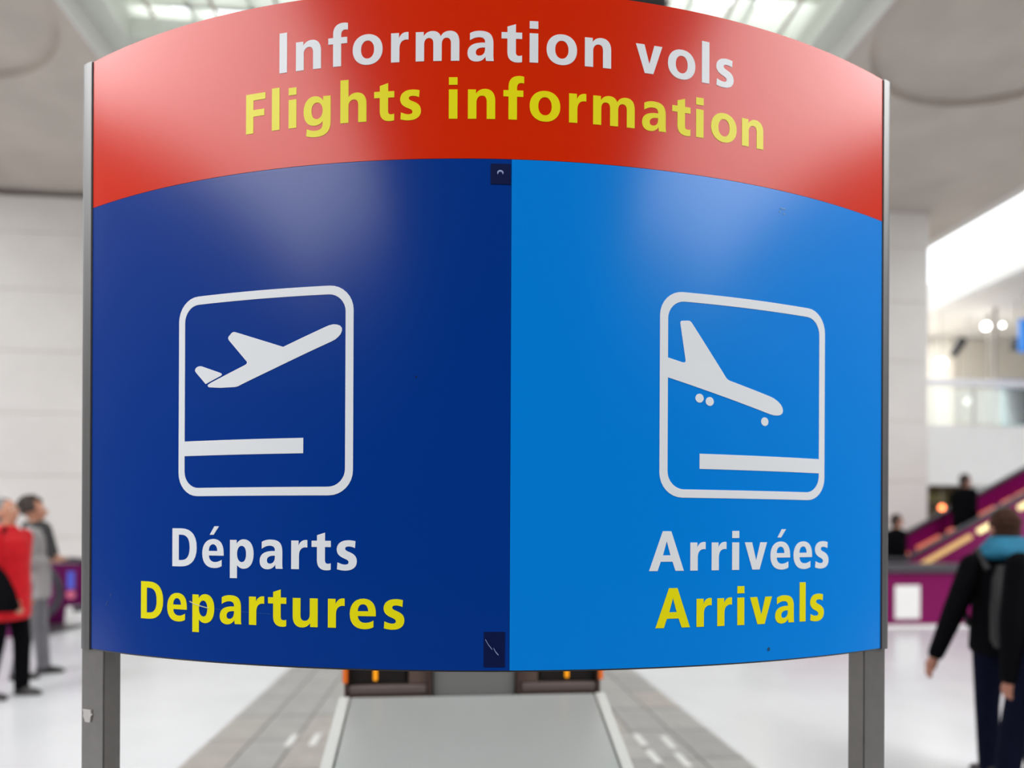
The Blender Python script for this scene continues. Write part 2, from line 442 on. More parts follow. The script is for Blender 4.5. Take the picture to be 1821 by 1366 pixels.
for dx in (-.4, .6): MB().box(p.x + dx - .03, p.y - .13, 4.2, p.x + dx + .03, p.y + .15, 4.3).build('foot', M_steel, e)

# ------------------------------------------------------------------ escalators
M_purple = mat('purple_panel', (.13, .008, .085), .35, spec=.25, noise=.06, nscale=2)
M_magenta = mat('magenta_panel', (.19, .004, .085), .3, spec=.25, noise=.1, nscale=1.5)
M_handr = mat('black_handrail', (.022, .02, .028), .35)
M_step = mat('ribbed_step', (.12, .12, .125), .4, metal=.6)
M_dkpurple = mat('dark_purple', (.10, .008, .05), .3, noise=.06)
M_strip_y = glow('light_strip_amber', (1.0, .62, .22), .62)
M_strip_b = glow('light_strip_cream', (1.0, .88, .42), 1.5)
M_strip_p = glow('light_strip_coral', (1.0, .22, .12), .65)
def escalator(s, xe, y1, y2, label, panel, slope=.54, flat=1.0, length=7.0, zh=1.0, strips=()):
    """s=+1 rises towards +X; xe is the outer end of the newels"""
    e = empty('escalator', (xe, (y1 + y2) / 2, 0), label, 'escalator')
    r = .38
    def path(zoff=0.0):
        top = [(xe + s * (r + flat), zh + zoff), (xe + s * (r + flat + length), zh + zoff + slope * length)]
        arc = [(xe + s * (r - r * math.cos(a)), zh - r + r * math.sin(a)) for a in [math.pi / 2 * (1 - 2 * q / 14) for q in range(15)]]
        arc = [(xe + s * (r - r * math.cos(a)), zh - r + r * math.sin(a)) for a in [R(90 - 180 * q / 16) for q in range(17)]]
        return arc, top
    for y in (y1, y2):
        arc, top = path()
        inner = [(xe + s * (r - (r - .05) * math.cos(a)), zh - r + (r - .05) * math.sin(a)) for a in [R(90 - 180 * q / 16) for q in range(17)]]
        bot0 = (xe + s * (r + flat), .0); 
        poly = inner[::-1] + [(top[0][0], zh - .05), (top[1][0], top[1][1] - .05), (top[1][0], top[1][1] - 1.35), (top[0][0] + s * .55, 0.0), (xe + s * (r + .15), 0.0), (xe + s * (r + .12), zh - 2 * r + .05)]
        bal = MB().prism(poly, y - .02, y + .02, axis='y').build('balustrade', panel, e)
        pts = [(x, y, z) for x, z in arc[::-1]] + [(top[0][0], y, top[0][1]), (top[1][0], y, top[1][1])]
        MB().tube(pts, .045, 10).build('handrail', M_handr, bal, smooth=True)
    n = 16
    stp = None
    for i in range(n):
        x = xe + s * (r + flat + .15 + .4 * i); z = .02 + slope * .4 * i
        x0, x1 = sorted((x, x + s * .4))
        if stp is None:
            stp = MB().box(x0, y1 + .06, z - .2, x1, y2 - .06, z + .02).build('step', M_step, e)
            base = Vector((x, 0, z))
        else:
            o = stp.copy(); COL.objects.link(o); o.parent = e; o.location = (x - base.x, 0, z - base.z)
    MB().box(min(xe + s * .2, xe + s * (r + flat + .15)), y1 + .06, 0, max(xe + s * .2, xe + s * (r + flat + .15)), y2 - .06, .03).build('comb_plate', M_step, e)
    # cladding of the truss under the steps
    xa = xe + s * (r + flat + .7); xb = xe + s * (r + flat + length)
    MB().prism([(xa, 0), (xb, slope * (length - .7) - .7), (xb, slope * length - .15), (xa, .25)], y1 + .03, y2 - .03, axis='y').build('cladding', panel, e)
    for (side, xa, za, xb, zb, m) in strips:
        y = (y1 - .05) if side == 0 else (y2 - .05)
        MB().tube([(xa, y, za), (xb, y, zb)], .042, 10).build('light_strip', m, e)
    return e
def syx(x): return .94 + .545 * (x - 7.72)
def spx(x): return 1.23 + .50 * (x - 8.6)
# strip ends in hall x, on the near side (amber) and the far side (coral)
YF, YB = 10.62, 11.75
ny_ = lambda px: at(px, 1).x / at(px, 1).y * YF
fy_ = lambda px: at(px, 1).x / at(px, 1).y * YB
st = []
for a, c, m in ((1634, 1722, M_strip_y), (1736, 1768, M_strip_b), (1808, 1836, M_strip_b)):
    st.append((0, ny_(a), syx(ny_(a)), ny_(c), syx(ny_(c)), m))
for a, c, m in ((1600, 1612, M_strip_p), (1628, 1668, M_strip_p), (1682, 1700, M_strip_p), (1731, 1765, M_strip_p), (1778, 1796, M_strip_p), (1802, 1836, M_strip_p)):
    st.append((1, fy_(a), spx(fy_(a)), fy_(c), spx(fy_(c)), m))
escalator(1, 5.4, YF, YB, 'purple escalator with glowing light strips rising to the right behind the counter', M_magenta, flat=1.7, length=7.4, zh=1.02, slope=.52, strips=st)
ESC_L = escalator(-1, at(112, 9.5).x, 9.95, 11.05, 'purple escalator with black rounded handrail ends behind the man in grey', M_purple, flat=1.0, length=6.2, zh=1.0)

# purple counter with a notice, right of the sign
x0, x1 = 5.2, 9.1
ye = 10.28
ct = empty('counter', ((x0 + x1) / 2, ye, 0), 'long magenta counter with dark grey top right of the sign', 'counter')
MB().box(x0, 9.98, .05, x1, ye, .86).build('front_panel', M_magenta, ct, bevel=.01)
MB().box(x0 - .03, 9.90, .86, x1 + .03, ye + .03, .99).build('worktop', mat('dark_grey_top', (.07, .065, .075), .3), ct, bevel=.015)
MB().box(x0, 10.0, 0, x1, ye - .02, .05).build('plinth', M_white, ct)
pa = at(1592, 10.55); pb = at(1637, 10.55)
nf = MB().box(pa.x, 9.965, .14, pb.x + .02, 9.975, .66).build('notice', M_white)
set_origin(nf, (pa.x, 9.97, .3)); tag(nf, 'white rectangular notice stuck on the magenta counter', 'notice')

# label on the left escalator
lb = ESC_L
p = Vector((at(126, 1).x / at(126, 1).y * 9.91, 0, 0))
MB().box(p.x - .045, 9.905, .66, p.x + .045, 9.9305, .90).build('label_field', mat('label_blue', (.06, .08, .50), .4), lb, label='blue upright label')
MB().prism([(p.x + .06 * math.cos(a / 20 * math.tau), .58 + .06 * math.sin(a / 20 * math.tau)) for a in range(20)], 9.905, 9.926, axis='y').build('symbol', mat('label_red', (.50, .10, .18), .4), lb, label='red round symbol')

# ------------------------------------------------------------------ grey console on the strip, behind the sign
M_cons = mat('grey_laminate', (.33, .345, .335), .30, noise=.03, nscale=3)
M_consd = mat('console_grey', (.21, .21, .205), .42, noise=.04)
M_smoke = mat('brown_casing', (.085, .052, .042), .35, noise=.08)
M_ledge = mat('taupe_ledge', (.13, .10, .092), .4)
M_dark = mat('dark_recess', (.008, .005, .004), .5)
M_or = glow('orange_tube', (1.0, .36, .005), 1.0)
M_or2 = glow('orange_edge', (.85, .16, .01), .6)
xm = .105; hw = .55
cs = empty('information_console', (xm, 2.8, 0), 'low grey console with sloping top and two lit brown cabinets behind the sign', 'console')
yf, zf, yn, zn = 2.86, .845, 1.98, .55
MB().prism([(yn, .06), (yf + .32, .06), (yf + .32, zf), (yf, zf), (yn, zn)], xm - hw, xm + hw, axis='x').build('body', M_consd, cs, bevel=.012)
sl = math.atan2(zf - zn, yf - yn); Ls = math.hypot(zf - zn, yf - yn)
MS = Matrix.Translation((xm, yn, zn)) @ Matrix.Rotation(sl, 4, 'X')
MB().box(-hw + .045, .02, .0, hw - .045, Ls - .002, .014, MS).build('sloping_top', M_cons, cs, bevel=.004)
for sx in (-1, 1):
    a, c = sorted((sx * (hw - .04), sx * (hw + .004)))
    MB().box(a, .0, -.02, c, Ls, .018, MS).build('edge_rail', mat('rail_grey', (.52, .53, .51), .3), cs, bevel=.006)
MB().box(xm - hw + .04, yn + .04, 0, xm + hw - .04, yf + .28, .06).build('plinth', M_black, cs)
MB().box(xm - .178, yf + .02, zf, xm + .178, yf + .30, 1.42).build('central_column', M_consd, cs, bevel=.01)
for sx in (-1, 1):
    a, c = (xm + sx * .18, xm + sx * (hw - .015))
    lo, hi = min(a, c), max(a, c)
    cab = MB().box(lo, yf + .24, zf, hi, yf + .30, 1.40).box(lo, yf, zf, lo + .012, yf + .25, 1.40).box(hi - .012, yf, zf, hi, yf + .25, 1.40).box(lo, yf, zf, hi, yf + .25, zf + .015).box(lo, yf, 1.37, hi, yf + .25, 1.40).build('cabinet', M_smoke, cs)
    MB().box(lo + .014, yf + .005, zf + .016, hi - .014, yf + .24, zf + .056).build('ledge', M_ledge, cab, bevel=.01)
    inn = lo + .10 if sx > 0 else lo + .014
    MB().box(inn, yf + .03, zf + .059, inn + .235, yf + .235, 1.36).build('recess', M_dark, cab)
    jx = (lo if sx > 0 else hi - .09)
    MB().box(jx + .014 if sx > 0 else jx - .004, yf + .02, zf + .059, jx + .09 if sx > 0 else hi - .016, yf + .235, 1.36).build('inner_panel', mat('brown_inner', (.13, .085, .07), .4), cab)
    lx = at(671 if sx < 0 else 1011, 2.89).x
    MB().tube([(lx, yf + .022, zf + .075), (lx, yf + .022, zf + .30)], .0085, 10).build('lamp_tube', M_or, cab)
    ox = lo - .006 if sx < 0 else hi - .006
    MB().box(ox, yf - .004, zf + .07, ox + .018, yf + .02, 1.38).build('edge_light', M_or2, cab)

# dark display board hung in the skylight, only its lower edge in view
p = at(850, 6.6, 0)
hb = empty('hanging_display', (p.x, p.y, 6.68), 'dark hanging board whose lower edge shows just above the sign top', 'display board')
zb = EYE + (933.4 - 2) / 1214 * 6.6
MB().box(p.x - 1.62, p.y - .12, zb, p.x + 1.82, p.y + .12, zb + .9).build('board', mat('black_board', (.01, .01, .012), .4), hb, bevel=.02)
MB().box(p.x - 2.0, p.y - .08, zb + .0, p.x - 1.62, p.y + .08, zb + .5).build('side_box', mat('dark_grey_box', (.2, .2, .19), .5), hb)
for dx in (-1.3, 1.4): MB().tube([(p.x + dx, p.y, zb + .9), (p.x + dx, p.y, 9.32)], .02, 8).build('rod', M_steel, hb)

# ------------------------------------------------------------------ the curved flight information sign
SR, SCX, SCY = 1.925, -.0931, 3.3227       # radius and axis of the curved face, camera-side metres
def S(u, z, off=0.0):                        # arc length along the face (m), height, distance proud of the face
    t = u / SR
    return cam_to_world(SCX + (SR + off) * math.sin(t), SCY - (SR + off) * math.cos(t), z)
ZT, ZM, ZB = 2.6675, 2.3195, 1.2712          # top, red/blue boundary, bottom
UL, US, UR = -.9445, .0890, 1.0500           # left edge, seam, right edge
sign = empty('information_sign', S(.05, 0, 0), 'large curved red and blue flight information sign on two grey posts', 'sign')

def curved(u0, u1, z0, z1, o0, o1, name, m, parent, nu=None, nz=1, bevel=0):
    mb = MB(); nu = nu or max(2, int((u1 - u0) / .02))
    for off in (o1, o0):
        for j in range(nz + 1):
            for i in range(nu + 1): mb.v.append(S(u0 + (u1 - u0) * i / nu, z0 + (z1 - z0) * j / nz, off))
    n = (nu + 1) * (nz + 1)
    for j in range(nz):
        for i in range(nu):
            a = j * (nu + 1) + i
            mb.f.append((a, a + 1, a + nu + 2, a + nu + 1)); mb.f.append((n + a, n + a + nu + 1, n + a + nu + 2, n + a + 1))
    for i in range(nu):
        mb.f.append((i, n + i, n + i + 1, i + 1)); b_ = nz * (nu + 1)
        mb.f.append((b_ + i, b_ + i + 1, n + b_ + i + 1, n + b_ + i))
    for j in range(nz):
        a = j * (nu + 1); c = a + nu
        mb.f.append((a, a + nu + 1, n + a + nu + 1, n + a)); mb.f.append((c, n + c, n + c + nu + 1, c + nu + 1))
    o = mb.build(name, m, parent, bevel=bevel)
    o.data.polygons.foreach_set('use_smooth', [True] * len(o.data.polygons)); o.data.set_sharp_from_angle(angle=R(40))
    return o
G = .0004
red = curved(UL, UR, ZM + G, ZT, -.004, 0, 'header_panel', M_red, sign, 100)
dep = curved(UL, US - .0003, ZB, ZM - G, -.004, 0, 'departures_panel', M_navy, sign, 52)
arr = curved(US + .0003, UR, ZB, ZM - G, -.004, 0, 'arrivals_panel', M_blue, sign, 48)
curved(UL - .006, UR + .006, ZB - .004, ZB + .004, -.05, -.0042, 'bottom_rail', M_alu, sign, 80)
curved(UL - .006, UR + .006, ZT - .004, ZT + .003, -.05, -.0042, 'top_rail', M_alu, sign, 80)
curved(UL + .03, UR - .03, ZB + .004, ZT - .004, -.05, -.046, 'back_panel', mat('grey_back_sheet', (.25, .25, .24), .4, metal=.3), sign, 60)
curved(UL + .07, UR - .07, ZB + .006, ZT - .006, -.044, -.006, 'core', M_consd, sign, 60)
curved(UL - .0035, UL, ZB, ZT, -.01, .0008, 'gasket', M_gasket, sign, 1)
curved(UR, UR + .003, ZB, ZT, -.01, .0006, 'gasket', M_gasket, sign, 1)
# rounded aluminium edge profiles
def profile(u0, s, w):
    t = u0 / SR
    T = Vector((math.cos(t), math.sin(t))) * s; N = Vector((math.sin(t), -math.cos(t)))
    O = Vector((SCX + SR * math.sin(t), SCY - SR * math.cos(t)))
    cs_ = [(0, .003), (w * .45, .004)]
    cs_ += [(w - .014 + .014 * math.sin(a), .004 - .014 + .014 * math.cos(a)) for a in [math.pi / 2 * i / 6 for i in range(7)]]
    cs_ += [(w, -.05), (0, -.055)]
    poly = []
    for a, c in cs_:
        q = O + T * a + N * c; wv = cam_to_world(q.x, q.y); poly.append((wv.x, wv.y))
    o = MB().prism(poly, ZB - .003, ZT + .001, 'z').build('edge_profile', M_alu, sign)
    return o
profile(UL - .0035, -1, .041); profile(UR + .003, 1, .033)
# posts: rectangular tubes set tangent to the curve
def post(uc, w, dep_, off, z1=2.62):
    t = uc / SR
    T = Vector((math.cos(t), math.sin(t))); N = Vector((math.sin(t), -math.cos(t)))
    O = Vector((SCX + (SR + off) * math.sin(t), SCY - (SR + off) * math.cos(t)))
    poly = []
    for a, c in ((-w / 2, 0), (w / 2, 0), (w / 2, -dep_), (-w / 2, -dep_)):
        q = O + T * a + N * c; wv = cam_to_world(q.x, q.y); poly.append((wv.x, wv.y))
    o = MB().prism(poly, 0.012, z1, 'z').build('post', M_post, sign, bevel=.003)
    poly = []
    for a, c in ((-w / 2 - .06, .05), (w / 2 + .06, .05), (w / 2 + .06, -dep_ - .05), (-w / 2 - .06, -dep_ - .05)):
        q = O + T * a + N * c; wv = cam_to_world(q.x, q.y); poly.append((wv.x, wv.y))
    MB().prism(poly, 0, .012, 'z').build('base_plate', M_post, sign, bevel=.002)
    return T, N, O
post(-.950, .090, .042, -.006)
post(1.0385, .088, .042, -.006)

# flat cut-film shapes laid on the curved face
def bez(path, n=7):
    """'M x y L x y C x y x y x y ... Z' -> list of points"""
    tok = path.replace('Z', '').split(); out = []; i = 0; cmd = None
    while i < len(tok):
        if tok[i] in 'MLC': cmd = tok[i]; i += 1
        if cmd in 'ML': out.append((float(tok[i]), float(tok[i + 1]))); i += 2
        else:
            q = [float(v) for v in tok[i:i + 6]]; i += 6; p0 = out[-1]
            for k in range(1, n + 1):
                t = k / n; a = (1 - t) ** 3; b_ = 3 * (1 - t) ** 2 * t; c = 3 * (1 - t) * t * t; d = t ** 3
                out.append((a * p0[0] + b_ * q[0] + c * q[2] + d * q[4], a * p0[1] + b_ * q[1] + c * q[3] + d * q[5]))
    return out
def sup(cx, cy, rx, ry, e=2.2, n=44):
    o = []
    for i in range(n):
        a = math.tau * i / n; c, s_ = math.cos(a), math.sin(a)
        o.append((cx + rx * math.copysign(abs(c) ** (2 / e), c), cy + ry * math.copysign(abs(s_) ** (2 / e), s_)))
    return o
def rr(x0, y0, x1, y1, r=0, n=8):
    if r == 0: return [(x0, y0), (x1, y0), (x1, y1), (x0, y1)]
    o = []
    for cx, cy, a0 in ((x1 - r, y0 + r, -90), (x1 - r, y1 - r, 0), (x0 + r, y1 - r, 90), (x0 + r, y0 + r, 180)):
        for i in range(n + 1):
            a = R(a0 + 90 * i / n); o.append((cx + r * math.cos(a), cy + r * math.sin(a)))
    return o
def film(shapes, name, m, parent, off=.0006, label=None, step=14.0):
    """shapes: (sign, [(u_mm, z_mm)...]) painted in order; bent onto the sign's face"""
    vs = []; fs = []; sg = []
    for s_, poly in shapes:
        pts = []
        for i in range(len(poly)):
            a = poly[i]; c = poly[(i + 1) % len(poly)]; L = math.hypot(c[0] - a[0], c[1] - a[1])
            if L < 1e-3: continue
            k_ = max(1, int(L / step))
            for j in range(k_): pts.append((a[0] + (c[0] - a[0]) * j / k_, a[1] + (c[1] - a[1]) * j / k_))
        n = len(vs); vs += [Vector(p_) for p_ in pts]; fs.append([n + i for i in range(len(pts))]); sg.append(s_)
    ov, oe, of, a1, a2, a3 = delaunay_2d_cdt(vs, [], fs, 0, 1e-4)
    mb = MB(); mb.v = [S(p_.x / 1000, p_.y / 1000, off) for p_ in ov]
    cnt = {}
    def inside(x, y, poly):
        c = False; n = len(poly)
        for i in range(n):
            x0, y0 = poly[i]; x1, y1 = poly[i - 1]
            if (y0 > y) != (y1 > y) and x < (x1 - x0) * (y - y0) / (y1 - y0) + x0: c = not c
        return c
    bb = [(min(p[0] for p in q), max(p[0] for p in q), min(p[1] for p in q), max(p[1] for p in q)) for _, q in shapes]
    keep = []
    for f in of:
        x = sum(ov[i].x for i in f) / len(f); y = sum(ov[i].y for i in f) / len(f); val = 0
        for (s_, q), b_ in zip(shapes, bb):
            if b_[0] < x < b_[1] and b_[2] < y < b_[3] and inside(x, y, q): val = s_
        if val > 0: keep.append(f)
    for f in keep:
        mb.f.append(tuple(f))
        for i in range(len(f)):
            e_ = (f[i], f[(i + 1) % len(f)]); cnt[frozenset(e_)] = cnt.get(frozenset(e_), []) + [e_]
    N0 = len(ov); mb.v += [S(p_.x / 1000, p_.y / 1000, 0) for p_ in ov]
    for es in cnt.values():
        if len(es) == 1: a, c = es[0]; mb.f.append((c, a, a + N0, c + N0))
    return mb.build(name, m, parent, label=label)

n_ = "M 0 0 L 17.5 0 L 17.5 34 C 17.5 42 22 47.5 29 47.5 C 36 47.5 38.5 43 38.5 35 L 38.5 0 L 56 0 L 56 38 C 56 53 48 61.5 35.5 61.5 C 27 61.5 20.5 58 16.5 51.5 L 16.5 60 L 0 60 Z"
e_ = [(1, bez("M 55.5 25.5 L 17.2 25.5 C 18 16 24 11.5 33 11.5 C 39.5 11.5 45 13.5 50.5 16.5 L 50.5 3 C 45 0 38.5 -1.5 31 -1.5 C 11.5 -1.5 0 9.5 0 30 C 0 49 11 61.5 29 61.5 C 46.5 61.5 55.5 50 55.5 31 Z")),
      (-1, bez("M 17 35.5 L 39.5 35.5 C 39 44.5 35 50 28.5 50 C 21.5 50 17.5 45 17 35.5 Z"))]
GL = {
 'I': (17.4, [(1, rr(0, 0, 17.4, 84))]), 'l': (17.8, [(1, rr(0, 0, 17.8, 89))]),
 'i': (17.8, [(1, rr(0, 0, 17.8, 60)), (1, rr(0, 69.5, 17.8, 85))]),
 'n': (56, [(1, bez(n_))]), 'h': (56.8, [(1, rr(0, 0, 17.5, 89)), (1, bez(n_))]),
 'u': (56, [(1, [(56 - x, 60 - y) for x, y in bez(n_)])]),
 'm': (89.8, [(1, bez("M 0 0 L 17.3 0 L 17.3 34 C 17.3 43 21 47.5 27 47.5 C 33.5 47.5 36.3 43.5 36.3 36 L 36.3 0 L 53.6 0 L 53.6 34 C 53.6 43 57.3 47.5 63.3 47.5 C 69.6 47.5 72.5 43.5 72.5 36 L 72.5 0 L 89.8 0 L 89.8 38 C 89.8 54 83 61.5 71 61.5 C 62 61.5 55.5 58 51.5 50.5 C 48.8 58 43 61.5 34.5 61.5 C 26.5 61.5 20.5 58 16.5 51.5 L 16.5 60 L 0 60 Z"))]),
 'r': (36.3, [(1, bez("M 0 0 L 17.5 0 L 17.5 28 C 17.5 40 23 46 33 46 L 36.3 45.5 L 36.3 61 C 28 62.5 20 59 16.5 49 L 16.5 60 L 0 60 Z"))]),
 't': (42.3, [(1, bez("M 12 60 L 0 60 L 0 47 L 12 47 L 12 20 C 12 5 20 -1.5 33 -1.5 C 37 -1.5 40 -1 42.3 0 L 42.3 13.5 C 40 12.5 38 12.2 36.5 12.2 C 31 12.2 29.5 15 29.5 20.5 L 29.5 47 L 42.3 47 L 42.3 60 L 29.5 60 L 29.5 77 L 12 71.5 Z"))]),
 'f': (42.5, [(1, bez("M 10.5 0 L 28 0 L 28 47 L 41 47 L 41 60 L 28 60 L 28 65 C 28 72 31 75.5 37 75.5 C 39 75.5 41 75 42.5 74.5 L 42.5 88.5 C 40 89.3 36.5 89.8 33 89.8 C 18 89.8 10.5 81.5 10.5 67 L 10.5 60 L 0 60 L 0 47 L 10.5 47 Z"))]),
 'a': (54, [(1, bez("M 5 42 L 5 56.5 C 11 60 18 61.5 26 61.5 C 45 61.5 53 54 53 36 L 53 12 C 53 6 53.5 3 54 0 L 38 0 C 37.3 3 37 6 37 9 C 33 2 26.5 -1.5 18 -1.5 C 7 -1.5 0 5 0 16 C 0 31 12 38 36 37.5 C 36.5 45 32.5 48.5 24 48.5 C 17.5 48.5 11 46 5 42 Z")), (-1, bez("M 36 27.5 C 22 28 17 23.5 17 17.5 C 17 13 19.5 10.5 24 10.5 C 31.5 10.5 36 16 36 25 Z"))]),
 'o': (63.5, [(1, sup(31.75, 30, 31.75, 31.6, 2.15)), (-1, sup(31.75, 30, 13.9, 18.6, 2.15))]),
 'e': (55.5, e_), 'é': (55.5, e_ + [(1, [(19.5, 70.5), (29.5, 70.5), (43.5, 89), (31.5, 89)])]),
 's': (43.6, [(1, bez("M 2 15.5 C 8.5 12.5 13 11 18 11 C 23.5 11 26 12.7 26 15.8 C 26 19 23.5 20.8 17 23.5 C 5.5 28 0.3 33.5 0.3 42.5 C 0.3 54.5 10.5 61.5 25 61.5 C 30.5 61.5 36 60.8 40.5 59.5 L 39.5 45.5 C 35 47.5 30.5 48.5 26 48.5 C 21 48.5 18.3 47 18.3 44 C 18.3 41 21 39.5 28 36.8 C 39 32.5 43.6 27 43.6 17.5 C 43.6 5 33.5 -1.5 18.5 -1.5 C 12.5 -1.5 6.5 -0.5 1 1.2 Z"))]),
 'v': (59, [(1, [(0, 60), (19, 60), (30, 20), (41, 60), (59, 60), (39, 0), (20, 0)])]),
 'g': (60, [(1, bez("M 60 60 L 60 6 C 60 -14 50 -24 28 -24 C 19 -24 11.5 -22.5 6 -20 L 7.5 -5.5 C 14 -8.8 20 -10.5 27 -10.5 C 38 -10.5 42.5 -6 42.5 3 L 42.5 8.5 C 38.5 2.5 32.5 0 25 0 C 10 0 0 11 0 30 C 0 49.5 9.5 61.5 24.5 61.5 C 32 61.5 38.5 58.5 43.5 51.5 L 43.5 60 Z")), (-1, bez("M 42.5 31 C 42.5 41 37.5 48 30 48 C 22 48 17.8 41 17.8 31 C 17.8 20.5 22 13.5 30 13.5 C 37.5 13.5 42.5 21 42.5 31 Z"))]),
 'p': (58, [(1, bez("M 0 60 L 16.5 60 L 16.5 51.5 C 20.5 58 26.5 61.5 34 61.5 C 49 61.5 58 49.5 58 30.5 C 58 11 49 -1.5 34 -1.5 C 27.5 -1.5 22 1 17.5 6.5 L 17.5 -22 L 0 -22 Z")), (-1, bez("M 17.5 30 C 17.5 19.5 22.5 12.5 29 12.5 C 36 12.5 40 19 40 30.5 C 40 41 36 47.5 29 47.5 C 22 47.5 17.5 40.5 17.5 30 Z"))]),
 'D': (67.5, [(1, bez("M 0 0 L 24 0 C 52 0 67.5 14.5 67.5 42 C 67.5 69.5 52 84 24 84 L 0 84 Z")), (-1, bez("M 18 14 L 25 14 C 41 14 48.5 23 48.5 42 C 48.5 61 41 70 25 70 L 18 70 Z"))]),
 'F': (46.6, [(1, [(0, 0), (17.8, 0), (17.8, 35.5), (44, 35.5), (44, 49.5), (17.8, 49.5), (17.8, 70), (46.6, 70), (46.6, 84), (0, 84)])]),
 'A': (79.3, [(1, [(0, 0), (19, 0), (26, 19.5), (53, 19.5), (60, 0), (79.3, 0), (50, 84), (30.5, 84)]), (-1, [(31, 33), (48.5, 33), (39.7, 63)])]),
}
def word(text, us, base, m, parent, label):
    sh = []
    for ch, u in zip(text, us):
        for s_, poly in GL[ch][1]: sh.append((s_, [(u + x, base + y) for x, y in poly]))
    # later letters never overlap earlier ones, so painting order holds inside each letter
    return film(sh, 'lettering', m, parent, label=label)
B1, B2, B3, B4 = 2519.5, 2400.8, 1475.0, 1354.6
word('Information', (-404.4, -366.5, -294.4, -241.4, -160.1, -108.7, -2.3, 67.3, 125, 160.1, 240.2), B1, M_wlet, red, 'white word Information')
word('vols', (349.9, 421.9, 501.2, 535.5), B1, M_wlet, red, 'white word vols')
word('Flights', (-483.5, -421.6, -382.8, -348.7, -267.5, -195.3, -140.9), B2, M_ylet, red, 'yellow word Flights')
word('information', (-40.1, -1, 71.6, 125.6, 207.4, 258.2, 364.2, 432.1, 487.8, 523.8, 600.9), B2, M_ylet, red, 'yellow word information')
word('Départs', (-673.1, -590.4, -518.7, -446, -372.4, -326.5, -271.4), B3, M_wlet, dep, 'white word Départs')
word('Departures', (-767.3, -687.4, -616.3, -543.9, -471.1, -425.6, -368.4, -289.8, -242.4, -170.8), B4, M_ylet, dep, 'yellow word Departures')
word('Arrivées', (384.3, 478.8, 530, 580.8, 613.1, 681.6, 747.3, 812), B3 - 1.2, M_wlet, arr, 'white word Arrivées')
word('Arrivals', (399.1, 494.1, 544.4, 594.6, 627.3, 695.5, 766, 797.6), B4 - 1.5, M_ylet, arr, 'yellow word Arrivals')

# departures pictogram
frame = [(1, rr(-656.5, 1629.5, -237.0, 2065.5, 52)), (-1, rr(-640.0, 1647.5, -254.0, 2047.5, 37))]
film(frame + [(1, rr(-648, 1717.8, -346.4, 1750.0))], 'pictogram_frame', M_wlet, dep, label='white rounded square with runway bar')
film([(1, [(-392.9, 1942.5), (-296.9, 1980.6), (-289, 1983.4), (-281, 1984.8), (-273, 1984.2), (-266, 1981.5), (-262.2, 1977), (-262, 1971), (-264.8, 1964), (-269.5, 1958.8), (-276.5, 1953.2), (-284.2, 1949.5), (-414.8, 1897.2), (-493.6, 1867.0), (-501, 1864), (-508.6, 1862.8), (-545.9, 1863.0), (-574, 1865.6), (-577.8, 1868), (-577.5, 1871), (-570.6, 1874.8), (-484, 1908.5), (-479.5, 1911.2), (-478.5, 1915), (-524.0, 1964.5), (-525.6, 1968), (-524.8, 1971.6), (-517.5, 1979.0), (-513, 1981), (-508.2, 1980.8)])], 'airplane_symbol', M_wlet, dep, label='white airplane climbing')
film([(1, [(-583.4, 1873.2), (-610.0, 1900.5), (-612, 1904), (-611.2, 1908), (-606.4, 1911.8), (-600, 1913.2), (-594.0, 1912.5), (-544.8, 1895.2), (-541, 1892.5), (-542.2, 1889.8), (-546, 1888)])], 'airplane_tail', M_wlet, dep)
# arrivals pictogram
frame = [(1, rr(406.6, 1629.3, 840.8, 2066.5, 52)), (-1, rr(424.8, 1647.0, 823.2, 2046.5, 38))]
film(frame + [(1, rr(499.7, 1691.5, 830, 1724.0)),
     (1, [(415, 1928.3), (425.6, 1925.3), (458.7, 1917.2), (463, 1917), (465.4, 1919.2), (465.6, 1923), (453.2, 1999.5), (453.2, 2003), (455.5, 2005.2), (471, 2006.8), (475.5, 2006.2), (479.2, 2003.5), (563.5, 1890.9), (567, 1887.6), (571.7, 1885.2), (678.4, 1857.5), (689, 1853.8), (699, 1848.8), (708, 1841.8), (713, 1835), (714.8, 1828), (713, 1822), (707.5, 1818), (700, 1816.3), (689.0, 1816.2), (678.7, 1818.0), (425.8, 1883.3), (415, 1886)])],
     'pictogram_frame', M_wlet, arr, label='white rounded square with runway bar and descending airplane')
for u, z in ((499.0, 1842.9), (523.6, 1837.1), (664.6, 1800.7)):
    film([(1, sup(u, z, 9.8, 9.6, 2, 24))], 'wheel_symbol', M_wlet, arr)
# the two dark latches by the seam, scratches and scuffs on the film
la = curved(.0465, .0872, 2.2675, 2.3095, 0, .0010, 'latch', M_latch, dep, 4)
film([(1, sup(66, 2291, 6.5, 5.5, 2, 20)), (-1, sup(66, 2287.5, 4.8, 5.5, 2, 20))], 'latch_glint', M_scr, la, off=.0014)  # glint on the latch painted as a pale crescent of film
lb2 = curved(.0365, .0795, 1.2785, 1.3505, 0, .0010, 'latch', M_latch, dep, 4)
def scratch(pts, w, parent, m=M_scr, off=.0007):
    L = [(x, y + w) for x, y in pts] + [(x, y - w) for x, y in pts[::-1]]
    return film([(1, L)], 'scratch', m, parent, off=off, step=30)
scratch([(39.5, 1335), (46, 1324), (53.5, 1314.5)], .9, lb2, off=.0014)
scratch([(56.5, 1317), (61, 1309), (66.5, 1303)], 1.1, lb2, off=.0014)
M_scr2 = mat('faint_scratch', (.62, .62, .36), .6)
scratch([(-624, 1399), (-612, 1394), (-598, 1390.5), (-584, 1388), (-572, 1386)], .8, dep, M_scr2, .0012)
scratch([(-556, 1385), (-520, 1382.5), (-470, 1381), (-420, 1379)], .25, dep, mat('faint_blue_scratch', (.02, .12, .32), .6), .0004)
